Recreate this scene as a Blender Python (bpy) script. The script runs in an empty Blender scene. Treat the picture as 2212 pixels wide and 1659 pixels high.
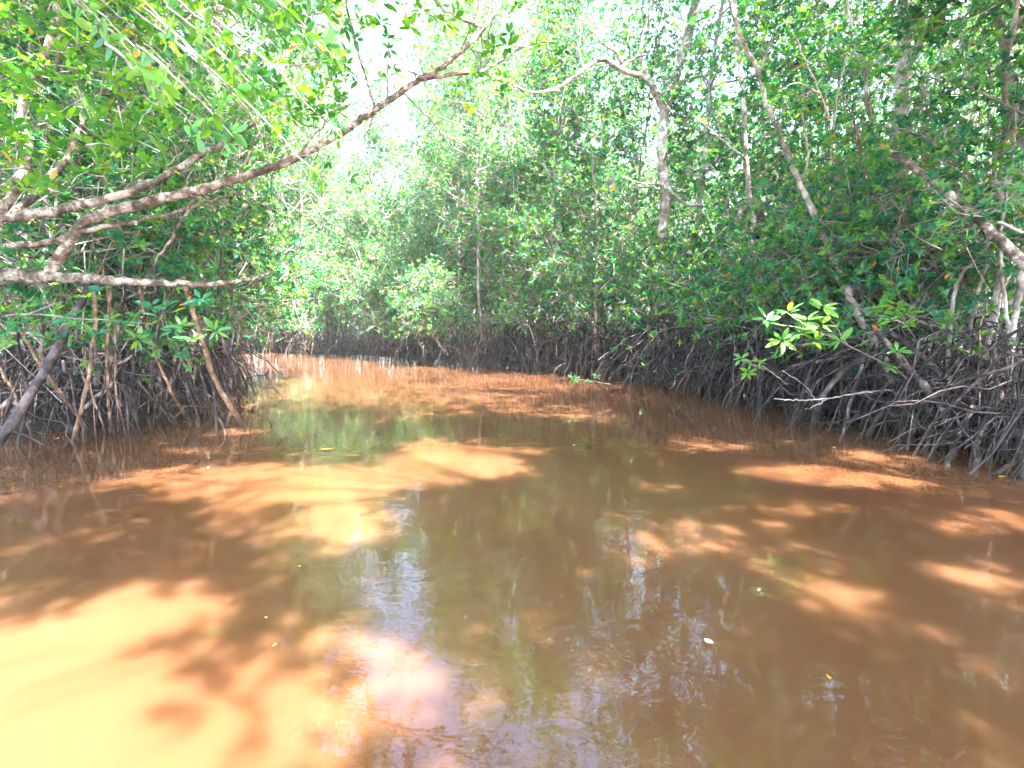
import bpy, bmesh, math, random
import numpy as np
rng = np.random.default_rng(7)
random.seed(7)
scene = bpy.context.scene
col = scene.collection
R = math.radians

# ------------------------------------------------------------ camera, sky, sun, exposure
PITCH = R(6.9); CH = 1.5; F = 1106.0
cd = bpy.data.cameras.new('camera'); cam = bpy.data.objects.new('camera', cd); col.objects.link(cam)
cam.location = (0, 0, CH); cam.rotation_euler = (R(90) - PITCH, 0, 0)
cd.sensor_width = 36; cd.lens = 18; cd.clip_start = 0.05; cd.clip_end = 2000
scene.camera = cam
SUN_DIR = np.array([0.34, -0.36, 0.87]); SUN_DIR /= np.linalg.norm(SUN_DIR)     # towards the sun
w = bpy.data.worlds.new('World'); scene.world = w; w.use_nodes = True
nt = w.node_tree; sky = nt.nodes.new('ShaderNodeTexSky'); sky.sky_type = 'NISHITA'; sky.sun_disc = False
sky.sun_elevation = math.asin(SUN_DIR[2]); sky.sun_rotation = math.atan2(SUN_DIR[0], SUN_DIR[1])
sky.air_density = 1.0; sky.dust_density = 3.0
nt.links.new(sky.outputs[0], nt.nodes['Background'].inputs[0]); nt.nodes['Background'].inputs[1].default_value = 0.15
sl = bpy.data.lights.new('sun', 'SUN'); sl.energy = 5.0; sl.angle = R(0.5); sl.color = (1, 0.965, 0.92)
so = bpy.data.objects.new('sun', sl); col.objects.link(so)
from mathutils import Vector
so.rotation_euler = Vector(SUN_DIR).to_track_quat('Z', 'Y').to_euler()
scene.view_settings.view_transform = 'Standard'; scene.view_settings.look = 'None'
scene.view_settings.exposure = 4.15; scene.view_settings.gamma = 1
scene.cycles.max_bounces = 7; scene.cycles.diffuse_bounces = 3; scene.cycles.glossy_bounces = 3
scene.cycles.transmission_bounces = 4; scene.cycles.transparent_max_bounces = 4

# ------------------------------------------------------------ pixels of the photo (2212 wide) -> points of the place
CP, SP = math.cos(PITCH), math.sin(PITCH)
def at(u, v, D):
    a = (u - 1106) / F; b = (829.5 - v) / F
    t = D / (CP + b * SP)
    return np.array([a * t, D, CH + (-SP + b * CP) * t])
def onwater(u, v, z=0.0):
    a = (u - 1106) / F; b = (829.5 - v) / F
    t = (CH - z) / (SP - b * CP)
    return np.array([a * t, (CP + b * SP) * t, z])
def topix(p):
    p = np.asarray(p, float); x, y, z = p[..., 0], p[..., 1], p[..., 2] - CH
    f = y * CP - z * SP; up = y * SP + z * CP
    f = np.where(f > 0.05, f, 1e-3)
    return 1106 + F * x / f, 829.5 - F * up / f

# ------------------------------------------------------------ mesh helpers (all quads, numpy)
class MB:
    def __init__(s): s.v = []; s.f = []; s.m = []; s.r = []; s.n = 0
    def add(s, v, f, m=0, r=None):
        v = np.asarray(v, np.float32).reshape(-1, 3); f = np.asarray(f, np.int64).reshape(-1, 4)
        s.v.append(v); s.f.append(f + s.n); s.n += len(v)
        s.m.append(np.full(len(f), m, np.int32))
        s.r.append(np.full(len(f), 0.5, np.float32) if r is None else np.asarray(r, np.float32))
    def build(s, name, mats, parent=None, loc=None, smooth=True):
        v = np.concatenate(s.v); f = np.concatenate(s.f)
        me = bpy.data.meshes.new(name)
        me.vertices.add(len(v)); me.vertices.foreach_set('co', v.ravel())
        me.loops.add(len(f) * 4); me.loops.foreach_set('vertex_index', f.ravel().astype(np.int32))
        me.polygons.add(len(f)); me.polygons.foreach_set('loop_start', np.arange(0, len(f) * 4, 4, dtype=np.int32))
        me.polygons.foreach_set('loop_total', np.full(len(f), 4, np.int32))
        me.polygons.foreach_set('material_index', np.concatenate(s.m))
        me.polygons.foreach_set('use_smooth', np.full(len(f), smooth))
        a = me.attributes.new('rnd', 'FLOAT', 'FACE'); a.data.foreach_set('value', np.concatenate(s.r))
        for m in (mats if isinstance(mats, (list, tuple)) else [mats]): me.materials.append(m)
        me.update(calc_edges=True)
        o = bpy.data.objects.new(name, me); col.objects.link(o)
        if parent is not None: o.parent = parent
        if loc is not None: o.location = loc
        return o
def nrm(a): return a / (np.linalg.norm(a, axis=-1, keepdims=True) + 1e-9)
def tubes(mb, P, Rr, sides=5, m=0, rough=0.0):
    P = np.asarray(P, float)
    if P.ndim == 2: P = P[None]
    Rr = np.asarray(Rr, float)
    n, k, _ = P.shape; Rr = np.broadcast_to(Rr, (n, k))
    T = nrm(np.gradient(P, axis=1))
    mt = nrm(P[:, -1] - P[:, 0]); ref = np.where(np.abs(mt[:, 2:3]) < 0.8, [[0, 0, 1.0]], [[1.0, 0.2, 0]])
    U = nrm(np.cross(T, ref[:, None, :])); V = np.cross(T, U)
    ang = np.arange(sides) * 2 * np.pi / sides
    rr = Rr[:, :, None, None]
    if rough: rr = rr * (1 + rough * rng.standard_normal((n, k, sides, 1)))
    X = P[:, :, None, :] + rr * (U[:, :, None, :] * np.cos(ang)[None, None, :, None] + V[:, :, None, :] * np.sin(ang)[None, None, :, None])
    idx = np.arange(n * k * sides).reshape(n, k, sides)
    a = idx[:, :-1]; b = idx[:, 1:]
    f = np.stack([a, np.roll(a, -1, 2), np.roll(b, -1, 2), b], -1).reshape(-1, 4)
    mb.add(X, f, m, np.repeat(rng.random(n), (k - 1) * sides))
def smooth_path(pts, n):
    pts = np.asarray(pts, float); m = len(pts)
    q = np.vstack([2 * pts[0] - pts[1], pts, 2 * pts[-1] - pts[-2]])
    t = np.linspace(0, m - 1 - 1e-6, n); i = t.astype(int); s = (t - i)[:, None]
    p0, p1, p2, p3 = q[i], q[i + 1], q[i + 2], q[i + 3]
    return 0.5 * (2 * p1 + (p2 - p0) * s + (2 * p0 - 5 * p1 + 4 * p2 - p3) * s ** 2 + (3 * p1 - p0 - 3 * p2 + p3) * s ** 3)
def limb(mb, pts, r0, r1, sides=8, n=None, wob=0.0, m=0, rough=0.05, knots=True):
    n = n or max(6, len(pts) * 6)
    P = smooth_path(pts, n)
    if wob: P[1:-1] += rng.normal(0, wob, (n - 2, 3))
    r = np.linspace(r0, r1, n)
    if knots: r = r * (1 + 0.12 * (rng.random(n) < 0.15))
    # close the two ends with a short taper
    P = np.vstack([P, P[-1] + (P[-1] - P[-2]) * 0.05]); r = np.append(r, r[-1] * 0.05)
    tubes(mb, P, r, sides, m, rough)
    return P
def leaves(mb, C, A, L=0.1, k=7, m=0, jit=0.25, width=0.21, spread=(35, 85), fine=False, up=0.35):
    """rosettes of leaves: C centres, A twig axes"""
    n = len(C); C = np.asarray(C, float); A = nrm(np.asarray(A, float) + [0, 0, up])
    ref = nrm(rng.standard_normal((n, 3))); U = nrm(np.cross(A, ref)); V = np.cross(A, U)
    ph = (np.arange(k) * 2 * np.pi / k)[None] + rng.random((n, 1)) * 6.28 + rng.normal(0, jit, (n, k))
    th = np.radians(rng.uniform(*spread, (n, k)))
    d = A[:, None] * np.cos(th)[..., None] + (U[:, None] * np.cos(ph)[..., None] + V[:, None] * np.sin(ph)[..., None]) * np.sin(th)[..., None]
    d = nrm(d + rng.normal(0, 0.12, d.shape))
    base = C[:, None] + A[:, None] * rng.uniform(-0.25, 0.05, (n, k))[..., None] * L
    nn = nrm(np.cross(np.cross(d, A[:, None]), d) + rng.normal(0, 0.3, d.shape))
    s = nrm(np.cross(d, nn)); nn = np.cross(s, d)
    l = (L * rng.uniform(0.7, 1.25, (n, k)))[..., None]
    wd = l * width * rng.uniform(0.8, 1.15, (n, k))[..., None]
    rnd = rng.random(n * k)
    rc = np.repeat(rng.random(n), k); rnd = np.where(rnd > 0.988, rnd, 0.6 * rc + 0.39 * rnd)
    d_, b_ = d, base
    if not fine:
        prof = [(0.0, 0, 0), (0.35, 1, 0.06), (0.75, 0.8, 0.0), (1.0, 0, -0.1)]
        mid = {0: prof[0], 3: prof[3]}
        p0 = b_; p3 = b_ + d_ * l - nn * l * 0.10
        lft = [b_ + d_ * l * t + s * wd * h + nn * l * (z + 0.05) for t, h, z in prof[1:3]]
        rgt = [b_ + d_ * l * t - s * wd * h + nn * l * (z + 0.05) for t, h, z in prof[1:3]]
        X = np.stack([p0, lft[0], lft[1], p3, rgt[1], rgt[0]], 2).reshape(-1, 6, 3)
        N = len(X); o = (np.arange(N) * 6)[:, None]
        f = np.stack([o + [0, 3, 2, 1], o + [0, 5, 4, 3]], 1).reshape(-1, 4)
        mb.add(X, f, m, np.repeat(rnd, 2))
    else:
        ts = [0, 0.12, 0.3, 0.5, 0.7, 0.88, 1.0]; hs = [0.06, 0.45, 0.88, 1.0, 0.85, 0.5, 0.04]
        rows = []
        bend = rng.uniform(0.02, 0.22, (n, k))[..., None]
        for t, h in zip(ts, hs):
            c = b_ + d_ * l * (t + 0.12) - nn * l * bend * t * t
            for q in (-1, 0, 1):
                rows.append(c + s * wd * h * q + nn * l * 0.045 * h * abs(q))
        X = np.stack(rows, 2).reshape(-1, 21, 3); N = len(X); o = (np.arange(N) * 21)[:, None]
        fs = []
        for i in range(6):
            for q in (0, 1):
                a = i * 3 + q; fs.append(o + [a, a + 1, a + 4, a + 3])
        mb.add(X, np.stack(fs, 1).reshape(-1, 4), m, np.repeat(rnd, 12))

# ------------------------------------------------------------ materials
def mat(name):
    m = bpy.data.materials.new(name); m.use_nodes = True
    return m, m.node_tree.nodes, m.node_tree.links, m.node_tree.nodes['Principled BSDF'], m.node_tree.nodes['Material Output']
def leaf_mat(name, cols, tcol, trans=0.4, rough=0.22):
    m, N, Lk, P, O = mat(name)
    a = N.new('ShaderNodeAttribute'); a.attribute_name = 'rnd'
    r = N.new('ShaderNodeValToRGB'); r.color_ramp.interpolation = 'LINEAR'
    e = r.color_ramp.elements
    stops = [(0.0, cols[0]), (0.45, cols[1]), (0.85, cols[2]), (0.985, cols[2]), (0.992, (0.5, 0.22, 0.01))]
    e[0].position, e[0].color = 0, (*stops[0][1], 1); e[1].position, e[1].color = 1, (*stops[-1][1], 1)
    for p, c in stops[1:]:
        x = e.new(p); x.color = (*c, 1)
    Lk.new(a.outputs['Fac'], r.inputs[0])
    ge = N.new('ShaderNodeNewGeometry')
    Lk.new(r.outputs[0], P.inputs['Base Color']); P.inputs['Roughness'].default_value = rough
    P.inputs['Specular IOR Level'].default_value = 0.5
    t = N.new('ShaderNodeBsdfTranslucent')
    mx = N.new('ShaderNodeMixRGB'); mx.blend_type = 'MULTIPLY'; mx.inputs[0].default_value = 1; mx.inputs[2].default_value = (*tcol, 1)
    Lk.new(r.outputs[0], mx.inputs[1]); Lk.new(mx.outputs[0], t.inputs[0])
    ms = N.new('ShaderNodeMixShader'); ms.inputs[0].default_value = trans
    Lk.new(P.outputs[0], ms.inputs[1]); Lk.new(t.outputs[0], ms.inputs[2]); Lk.new(ms.outputs[0], O.inputs[0])
    return m
LEAF = leaf_mat('mangrove_leaf', [(0.009, 0.10, 0.078), (0.028, 0.18, 0.085), (0.13, 0.30, 0.045)], (2.4, 1.85, 0.6), 0.5)
LEAFN = leaf_mat('mangrove_leaf_near', [(0.015, 0.12, 0.04), (0.055, 0.20, 0.025), (0.14, 0.29, 0.02)], (2.1, 1.75, 0.5), 0.45)
LEAFS = leaf_mat('mangrove_leaf_young', [(0.04, 0.20, 0.07), (0.09, 0.28, 0.05), (0.17, 0.33, 0.04)], (1.8, 1.5, 0.5), 0.4)
def bark_mat(name, c1, c2, c3, scale=6, bump=0.4, wet=None, tint=(0.75, 1.3)):
    m, N, Lk, P, O = mat(name)
    tc = N.new('ShaderNodeTexCoord'); mp = N.new('ShaderNodeMapping'); mp.inputs['Scale'].default_value = (1, 1, 1)
    Lk.new(tc.outputs['Object'], mp.inputs[0])
    n1 = N.new('ShaderNodeTexNoise'); n1.inputs['Scale'].default_value = scale; n1.inputs['Detail'].default_value = 6; n1.inputs['Roughness'].default_value = 0.7
    Lk.new(mp.outputs[0], n1.inputs[0])
    r = N.new('ShaderNodeValToRGB'); e = r.color_ramp.elements
    e[0].position, e[0].color = 0.38, (*c1, 1); e[1].position, e[1].color = 0.60, (*c3, 1); x = e.new(0.5); x.color = (*c2, 1)
    Lk.new(n1.outputs[0], r.inputs[0])
    n2 = N.new('ShaderNodeTexNoise'); n2.inputs['Scale'].default_value = scale * 9; n2.inputs['Detail'].default_value = 3
    Lk.new(mp.outputs[0], n2.inputs[0])
    mx = N.new('ShaderNodeMixRGB'); mx.blend_type = 'OVERLAY'; mx.inputs[0].default_value = 0.7
    Lk.new(r.outputs[0], mx.inputs[1]); Lk.new(n2.outputs[0], mx.inputs[2])
    at_ = N.new('ShaderNodeAttribute'); at_.attribute_name = 'rnd'; oi = N.new('ShaderNodeObjectInfo')
    ad = N.new('ShaderNodeMath'); ad.operation = 'ADD'; Lk.new(at_.outputs['Fac'], ad.inputs[0]); Lk.new(oi.outputs['Random'], ad.inputs[1])
    mr0 = N.new('ShaderNodeMapRange'); mr0.inputs[2].default_value = 2.0; mr0.inputs[3].default_value = tint[0]; mr0.inputs[4].default_value = tint[1]; Lk.new(ad.outputs[0], mr0.inputs[0])
    vm = N.new('ShaderNodeMixRGB'); vm.blend_type = 'MULTIPLY'; vm.inputs[0].default_value = 1; Lk.new(mx.outputs[0], vm.inputs[1]); Lk.new(mr0.outputs[0], vm.inputs[2])
    last = vm.outputs[0]
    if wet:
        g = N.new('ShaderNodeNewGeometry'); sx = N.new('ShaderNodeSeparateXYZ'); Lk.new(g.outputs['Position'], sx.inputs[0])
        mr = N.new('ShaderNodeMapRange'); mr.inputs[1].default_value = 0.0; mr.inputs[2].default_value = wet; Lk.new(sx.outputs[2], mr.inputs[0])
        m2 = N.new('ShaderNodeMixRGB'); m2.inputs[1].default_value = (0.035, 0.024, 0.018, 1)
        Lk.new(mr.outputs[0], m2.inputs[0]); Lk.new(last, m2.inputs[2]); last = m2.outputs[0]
    Lk.new(last, P.inputs['Base Color']); P.inputs['Roughness'].default_value = 0.75
    b = N.new('ShaderNodeBump'); b.inputs['Strength'].default_value = bump; b.inputs['Distance'].default_value = 0.01
    Lk.new(n2.outputs[0], b.inputs['Height']); Lk.new(b.outputs[0], P.inputs['Normal'])
    return m
BARK = bark_mat('pale_bark', (0.10, 0.075, 0.06), (0.26, 0.20, 0.17), (0.48, 0.42, 0.38), 3)
BARKB = bark_mat('pinkish_bark', (0.04, 0.025, 0.018), (0.15, 0.098, 0.072), (0.42, 0.35, 0.30), 8, 1.0)
TWIG = bark_mat('twig_bark', (0.14, 0.10, 0.08), (0.27, 0.22, 0.19), (0.44, 0.39, 0.36), 5, 0.0, tint=(0.3, 1.6))
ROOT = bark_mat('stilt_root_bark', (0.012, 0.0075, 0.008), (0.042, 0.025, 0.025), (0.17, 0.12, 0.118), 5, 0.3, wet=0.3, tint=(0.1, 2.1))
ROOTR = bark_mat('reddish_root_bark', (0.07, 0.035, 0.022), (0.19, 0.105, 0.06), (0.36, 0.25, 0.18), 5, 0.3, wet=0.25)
CUT = bark_mat('bare_orange_wood', (0.30, 0.07, 0.02), (0.45, 0.12, 0.03), (0.55, 0.22, 0.06), 10, 0.3)

# mud
MUD, N, Lk, P, O = mat('dark_mud')
n1 = N.new('ShaderNodeTexNoise'); n1.inputs['Scale'].default_value = 2.2; n1.inputs['Detail'].default_value = 8
tc = N.new('ShaderNodeTexCoord'); Lk.new(tc.outputs['Object'], n1.inputs[0])
r = N.new('ShaderNodeValToRGB'); r.color_ramp.elements[0].color = (0.010, 0.007, 0.006, 1); r.color_ramp.elements[1].color = (0.04, 0.026, 0.02, 1)
Lk.new(n1.outputs[0], r.inputs[0]); Lk.new(r.outputs[0], P.inputs['Base Color']); P.inputs['Roughness'].default_value = 0.6
b = N.new('ShaderNodeBump'); b.inputs['Distance'].default_value = 0.05; Lk.new(n1.outputs[0], b.inputs['Height']); Lk.new(b.outputs[0], P.inputs['Normal'])
# silty water: light spreads sideways inside it (subsurface), fresnel mirror on top
WATER, N, Lk, P, O = mat('silty_water')
tc = N.new('ShaderNodeTexCoord')
n1 = N.new('ShaderNodeTexNoise'); n1.inputs['Scale'].default_value = 0.35; n1.inputs['Detail'].default_value = 3; Lk.new(tc.outputs['Object'], n1.inputs[0])
r = N.new('ShaderNodeValToRGB'); r.color_ramp.elements[0].position = 0.3; r.color_ramp.elements[1].position = 0.7
r.color_ramp.elements[0].color = (0.072, 0.0290, 0.0110, 1); r.color_ramp.elements[1].color = (0.100, 0.047, 0.0230, 1)
Lk.new(n1.outputs[0], r.inputs[0]); Lk.new(r.outputs[0], P.inputs['Base Color'])
P.subsurface_method = 'BURLEY'
P.inputs['Subsurface Weight'].default_value = 1.0; P.inputs['Subsurface Radius'].default_value = (1.0, 0.8, 0.6); P.inputs['Subsurface Scale'].default_value = 0.32
P.inputs['IOR'].default_value = 1.5; P.inputs['Roughness'].default_value = 0.0
def noise(scale, stretch, detail):
    mp = N.new('ShaderNodeMapping'); mp.inputs['Scale'].default_value = stretch; Lk.new(tc.outputs['Object'], mp.inputs[0])
    n = N.new('ShaderNodeTexNoise'); n.inputs['Scale'].default_value = scale; n.inputs['Detail'].default_value = detail; n.inputs['Distortion'].default_value = 0.6
    Lk.new(mp.outputs[0], n.inputs[0]); return n
na = noise(5.0, (0.8, 1.4, 1), 1); nb = noise(26.0, (0.7, 1.3, 1), 2)
ma = N.new('ShaderNodeMath'); ma.operation = 'MULTIPLY_ADD'; ma.inputs[1].default_value = 0.16; Lk.new(nb.outputs[0], ma.inputs[0]); Lk.new(na.outputs[0], ma.inputs[2])
b = N.new('ShaderNodeBump'); b.inputs['Strength'].default_value = 1; b.inputs['Distance'].default_value = 0.0016
Lk.new(ma.outputs[0], b.inputs['Height']); Lk.new(b.outputs[0], P.inputs['Normal'])

# ------------------------------------------------------------ tags
def tag(o, label=None, cat=None, group=None, kind=None):
    if label: o['label'] = label
    if cat: o['category'] = cat
    if group: o['group'] = group
    if kind: o['kind'] = kind
    return o
def empty(name, loc, label, cat, group=None, rz=0):
    o = bpy.data.objects.new(name, None); col.objects.link(o); o.location = loc; o.rotation_euler = (0, 0, rz)
    return tag(o, label, cat, group)
def copy_tree(root, parts_filter=None):
    c = root.copy(); col.objects.link(c)
    for ch in root.children:
        if parts_filter and not parts_filter(ch): continue
        k = ch.copy(); col.objects.link(k); k.parent = c
    return c

# ------------------------------------------------------------ the channel
left_shore = [(-11, -30), (-7.5, -8), (-5.4, 1.5), (-6.3, 5), (-5.0, 7.6), (-5.8, 10.5), (-8.0, 14.5), (-11.5, 18.5), (-18, 21.5), (-45, 26)]
far_px = [(540, 762), (760, 768), (900, 778), (1050, 792), (1200, 803), (1330, 815), (1450, 838), (1600, 872), (1750, 895), (1900, 925), (2050, 965), (2212, 1015)]
far_shore = [onwater(u, v)[:2] for u, v in far_px]
chan = np.array(left_shore + [(-45, 33), (-20, 28)] + [tuple(p) for p in far_shore] + [(5.6, 3.0), (6.5, -2), (9, -12), (12, -30)])
def inside(pts, poly):
    x, y = pts[..., 0], pts[..., 1]; r = np.zeros(x.shape, bool); n = len(poly)
    for i in range(n):
        x1, y1 = poly[i]; x2, y2 = poly[(i + 1) % n]
        c = ((y1 > y) != (y2 > y)) & (x < (x2 - x1) * (y - y1) / (y2 - y1 + 1e-12) + x1)
        r ^= c
    return r
def dist(pts, poly, closed=True):
    d = np.full(pts.shape[:-1], 1e9); n = len(poly)
    for i in range(n if closed else n - 1):
        a = np.array(poly[i]); b_ = np.array(poly[(i + 1) % n]); ab = b_ - a
        t = np.clip(((pts - a) @ ab) / (ab @ ab), 0, 1)
        d = np.minimum(d, np.linalg.norm(pts - a - t[..., None] * ab, axis=-1))
    return d
def sdist(pts): return dist(pts, chan) * np.where(inside(pts, chan), -1, 1)     # + on land

def axis_coords(c, near, step, far):
    a = list(np.arange(-near, near + step, step)); s = step
    while a[-1] < far: s *= 1.35; a.append(a[-1] + s); a.insert(0, a[0] - s)
    return np.array(a) + c
gx = axis_coords(0, 26, 0.4, 900); gy = axis_coords(12, 26, 0.4, 900)
X, Y = np.meshgrid(gx, gy); pts = np.stack([X, Y], -1); sd = sdist(pts)
Z = np.clip((sd - 0.9) * 0.12, -0.6, 0.16) + np.where(sd > 1.2, 1, 0) * (0.05 * np.sin(X * 2.1 + Y) * np.cos(Y * 2.7) + 0.03 * rng.standard_normal(X.shape))
mb = MB(); ny, nx = X.shape; idx = np.arange(nx * ny).reshape(ny, nx)
mb.add(np.stack([X, Y, Z], -1), np.stack([idx[:-1, :-1], idx[:-1, 1:], idx[1:, 1:], idx[1:, :-1]], -1))
tag(mb.build('ground', MUD), 'dark mud of the banks under the stilt roots', None, kind='structure')
mb = MB(); mb.add([(-900, -900, 0), (900, -900, 0), (900, 900, 0), (-900, 900, 0)], [(0, 1, 2, 3)])
tag(mb.build('water', WATER), 'silty orange brown water of the channel', None, kind='structure')

# ------------------------------------------------------------ tree prototypes
def root_arc(h0, az, reach, n=14, sag=0.5, z1=-0.25, start=(0, 0)):
    t = np.linspace(0, 1, n)
    rad = reach * t ** 0.8
    z = h0 + sag * t - (h0 + sag - z1) * t ** (1.05 + rng.random() * 1.5)
    a = az + rng.normal(0, 0.25) * t
    return np.stack([start[0] + rad * np.cos(a), start[1] + rad * np.sin(a), z], -1)
def make_tree(name, H, r0, lean, crown_lo, crown_r, n_limb, n_sub, n_cl, k=7, n_root=12, bark=BARK, L=0.09, rooth=1.6):
    root = empty(name, (0, 0, 0), None, 'tree')
    mt = MB(); mc = MB()
    hs = np.linspace(0, 1, 7)
    base_z = rooth * 0.75
    pts = np.stack([lean[0] * hs ** 1.3 * H * 0.3 + np.cumsum(rng.normal(0, 0.10, 7)), lean[1] * hs ** 1.3 * H * 0.3 + np.cumsum(rng.normal(0, 0.10, 7)), base_z * 0.5 + hs * (H - base_z * 0.5)], -1)
    pts[0, :2] = 0
    tp = limb(mt, pts, r0, r0 * 0.22, 8, 30, 0.012)
    Cs, As, tw0, tw1 = [], [], [], []
    for i in range(n_limb):
        h = crown_lo + (1 - crown_lo) * (i + rng.random()) / n_limb
        j = int(h * 29); p0 = tp[j]; az = rng.random() * 6.28
        rr = crown_r * (0.55 + 0.6 * rng.random()) * (1.0 if h < 0.8 else 0.75)
        rise = rng.uniform(-0.1, 0.8) * rr
        e = p0 + [math.cos(az) * rr, math.sin(az) * rr, rise]
        mid = (p0 + e) / 2 + rng.normal(0, 0.12 * rr, 3)
        lp = limb(mt, [p0, mid, e], r0 * (1 - h) * 0.45 + 0.012, 0.006, 5, 9, 0.02)
        for s in range(n_sub):
            q0 = lp[rng.integers(3, 9)]; dr = nrm(rng.standard_normal(3) + [math.cos(az) * .5, math.sin(az) * .5, 0.35])
            q1 = q0 + dr * rng.uniform(0.3, 0.8) * max(1, crown_r / 2)
            tw0.append((q0, q1, 0.007)); m = n_cl
            c = q0 + (q1 - q0) * rng.uniform(0.3, 1.1, (m, 1)) + rng.normal(0, 0.18, (m, 3))
            for z in c[: m]:
                b0 = q0 + (q1 - q0) * rng.uniform(0.2, 1); tw0.append((b0, z, 0.0035))
                Cs.append(z); As.append(nrm(z - b0))
    for _ in range(70):
        q = tp[rng.integers(6, 29)] + rng.normal(0, crown_r * 0.35, 3); dr = nrm(rng.standard_normal(3) * [1, 1, 1.3]); l_ = rng.uniform(0.5, 1.5)
        tw0.append((q - dr * l_ / 2, q + dr * l_ / 2, rng.uniform(0.004, 0.010)))
    a = np.array([t[0] for t in tw0]); b_ = np.array([t[1] for t in tw0]); rr = np.array([t[2] for t in tw0])
    tubes(mc, np.stack([a, (a + b_) / 2 + rng.normal(0, 0.015, a.shape), b_], 1), np.stack([rr, rr * .8, rr * .5], 1), 3, 1)
    leaves(mc, np.array(Cs), np.array(As), L, k, 0)
    mt.build('trunk', bark, root); mc.build('crown', [LEAF, TWIG], root)
    for i in range(n_root):
        mr = MB(); az = i * 6.28 / n_root + rng.normal(0, 0.2)
        h0 = rng.uniform(0.45, 1.15) * rooth
        P_ = root_arc(h0, az, rng.uniform(0.35, 1.2) * rooth * 0.7, 14, rng.uniform(0.0, 0.5)); r1 = rng.uniform(0.006, 0.017)
        P_[1:-1] += rng.normal(0, 0.010, (12, 3))
        tubes(mr, P_, np.linspace(r1 * 1.3, r1 * 0.8, 14), 6, 0, 0.06)
        if rng.random() < 0.6:      # a fork
            q = P_[7]; a2 = az + rng.choice([-1, 1]) * rng.uniform(0.5, 1.1)
            e = np.array([q[0] + 0.5 * math.cos(a2), q[1] + 0.5 * math.sin(a2), -0.25])
            limb(mr, [q, (q + e) / 2 + [0.1 * math.cos(a2), .1 * math.sin(a2), 0.12], e], r1 * 0.9, r1 * 0.7, 6, 7, 0.01)
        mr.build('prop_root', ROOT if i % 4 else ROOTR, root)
    return root
protos = []
for i in range(7):
    H = [9.5, 12.5, 8, 14, 11, 7, 10.5][i]
    protos.append(make_tree('mangrove_tree', H, [.045, .065, .035, .07, .05, .035, .045][i], rng.normal(0, 0.5, 2), [.16, .3, .18, .32, .22, .16, .2][i], [1.5, 2.0, 1.4, 2.1, 1.8, 1.5, 1.7][i],
        [20, 26, 18, 28, 24, 18, 22][i], 9, 8, 7, n_root=12))
shrubs = [make_tree('mangrove_sapling', h, 0.03, rng.normal(0, 0.8, 2), 0.25, 1.0, h_n, 7, 7, 7, n_root=6, rooth=0.9) for h, h_n in ((2.8, 14), (3.8, 16), (5.2, 20))]
used = set()
def place(proto, x, y, z=0.0, s=1.0, rz=None, label=None, group=None, roots=True, tilt=(0, 0)):
    if proto.name in used:
        o = copy_tree(proto, None if roots else (lambda c: not c.name.startswith('prop_root')))
    else: o = proto; used.add(proto.name)
    o.location = (x, y, z); o.scale = (s,) * 3; o.rotation_euler = (tilt[0], tilt[1], random.random() * 6.28 if rz is None else rz)
    if label: tag(o, label, None, group)
    return o
# rows of trees behind each shore
def along(poly, off, spacing, jitter):
    poly = np.array(poly); seg = np.linalg.norm(np.diff(poly, axis=0), axis=1); cum = np.r_[0, np.cumsum(seg)]
    s = rng.random() * spacing; out = []
    while s < cum[-1]:
        i = min(np.searchsorted(cum, s) - 1, len(seg) - 1); i = max(i, 0)
        t = (s - cum[i]) / seg[i]; d = (poly[i + 1] - poly[i]) / seg[i]; nv = np.array([-d[1], d[0]])
        p = poly[i] + d * (s - cum[i]) + nv * off + rng.normal(0, jitter, 2); out.append(p); s += spacing * rng.uniform(0.75, 1.25)
    return out
farL = [(-26, 28.5), (-20, 27.5)] + [tuple(p) for p in far_shore[:4]]
farR = [tuple(p) for p in far_shore[3:8]]
right = [tuple(p) for p in far_shore[7:]] + [(5.75, 4.2)]
leftb = [(-6.5, 5.6), (-5.1, 7.7), (-5.9, 10.5), (-8.1, 14.5), (-11.6, 18.5), (-18, 21.5)]
def blocked(p):
    u = 1106 + F * p[0] / p[1] if p[1] > 1 else -9999
    return any(abs(u - a) < w_ and p[1] < d for a, w_, d in ((1432, 185, 13.6), (1620, 90, 10.9), (1935, 130, 9.0)))
def rows(shore, offs, spacing, lab, grp, kinds):
    for ri, off in enumerate(offs):
        for p in along(shore, off, spacing * (1 + 0.15 * ri), 0.35):
            if sdist(np.array([p]))[0] < 0.1: continue
            if blocked(p): continue
            u_ = 1106 + F * p[0] / p[1] if p[1] > 1 else -9999; low_ = 745 < u_ < 985 and p[1] > 18
            place(protos[random.choice((0, 2, 5)) if low_ else random.choice(kinds)], p[0], p[1], 0, random.uniform(1.0, 1.25) if low_ else random.uniform(0.85, 1.15), None, lab[min(ri, 1)], grp[min(ri, 1)], roots=ri < 2)
rows(farL, [0.5, 2.0, 3.8, 6.0, 8.5, 12], 1.5, ['slender pale stemmed mangrove at the water on the sunlit far left bank', 'mangrove further back in the forest on the far left bank'],
     ['waterside mangroves of the far left bank', 'mangroves behind the far left waterside'], range(7))
rows(farR, [0.5, 2.2, 4.2, 6.6, 9.5, 13], 1.6, ['slender mangrove on dark arching roots at the water where the channel bends', 'mangrove further back in the forest behind the channel bend'],
     ['waterside mangroves of the channel bend', 'mangroves behind the channel bend'], range(7))
rows(right, [0.9, 2.6, 4.6, 7.0, 10, 13.5], 1.4, ['shaded mangrove on dark arching roots at the near right waterside', 'shaded mangrove further back in the near right forest'],
     ['waterside mangroves of the near right bank', 'mangroves behind the near right waterside'], range(7))
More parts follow.
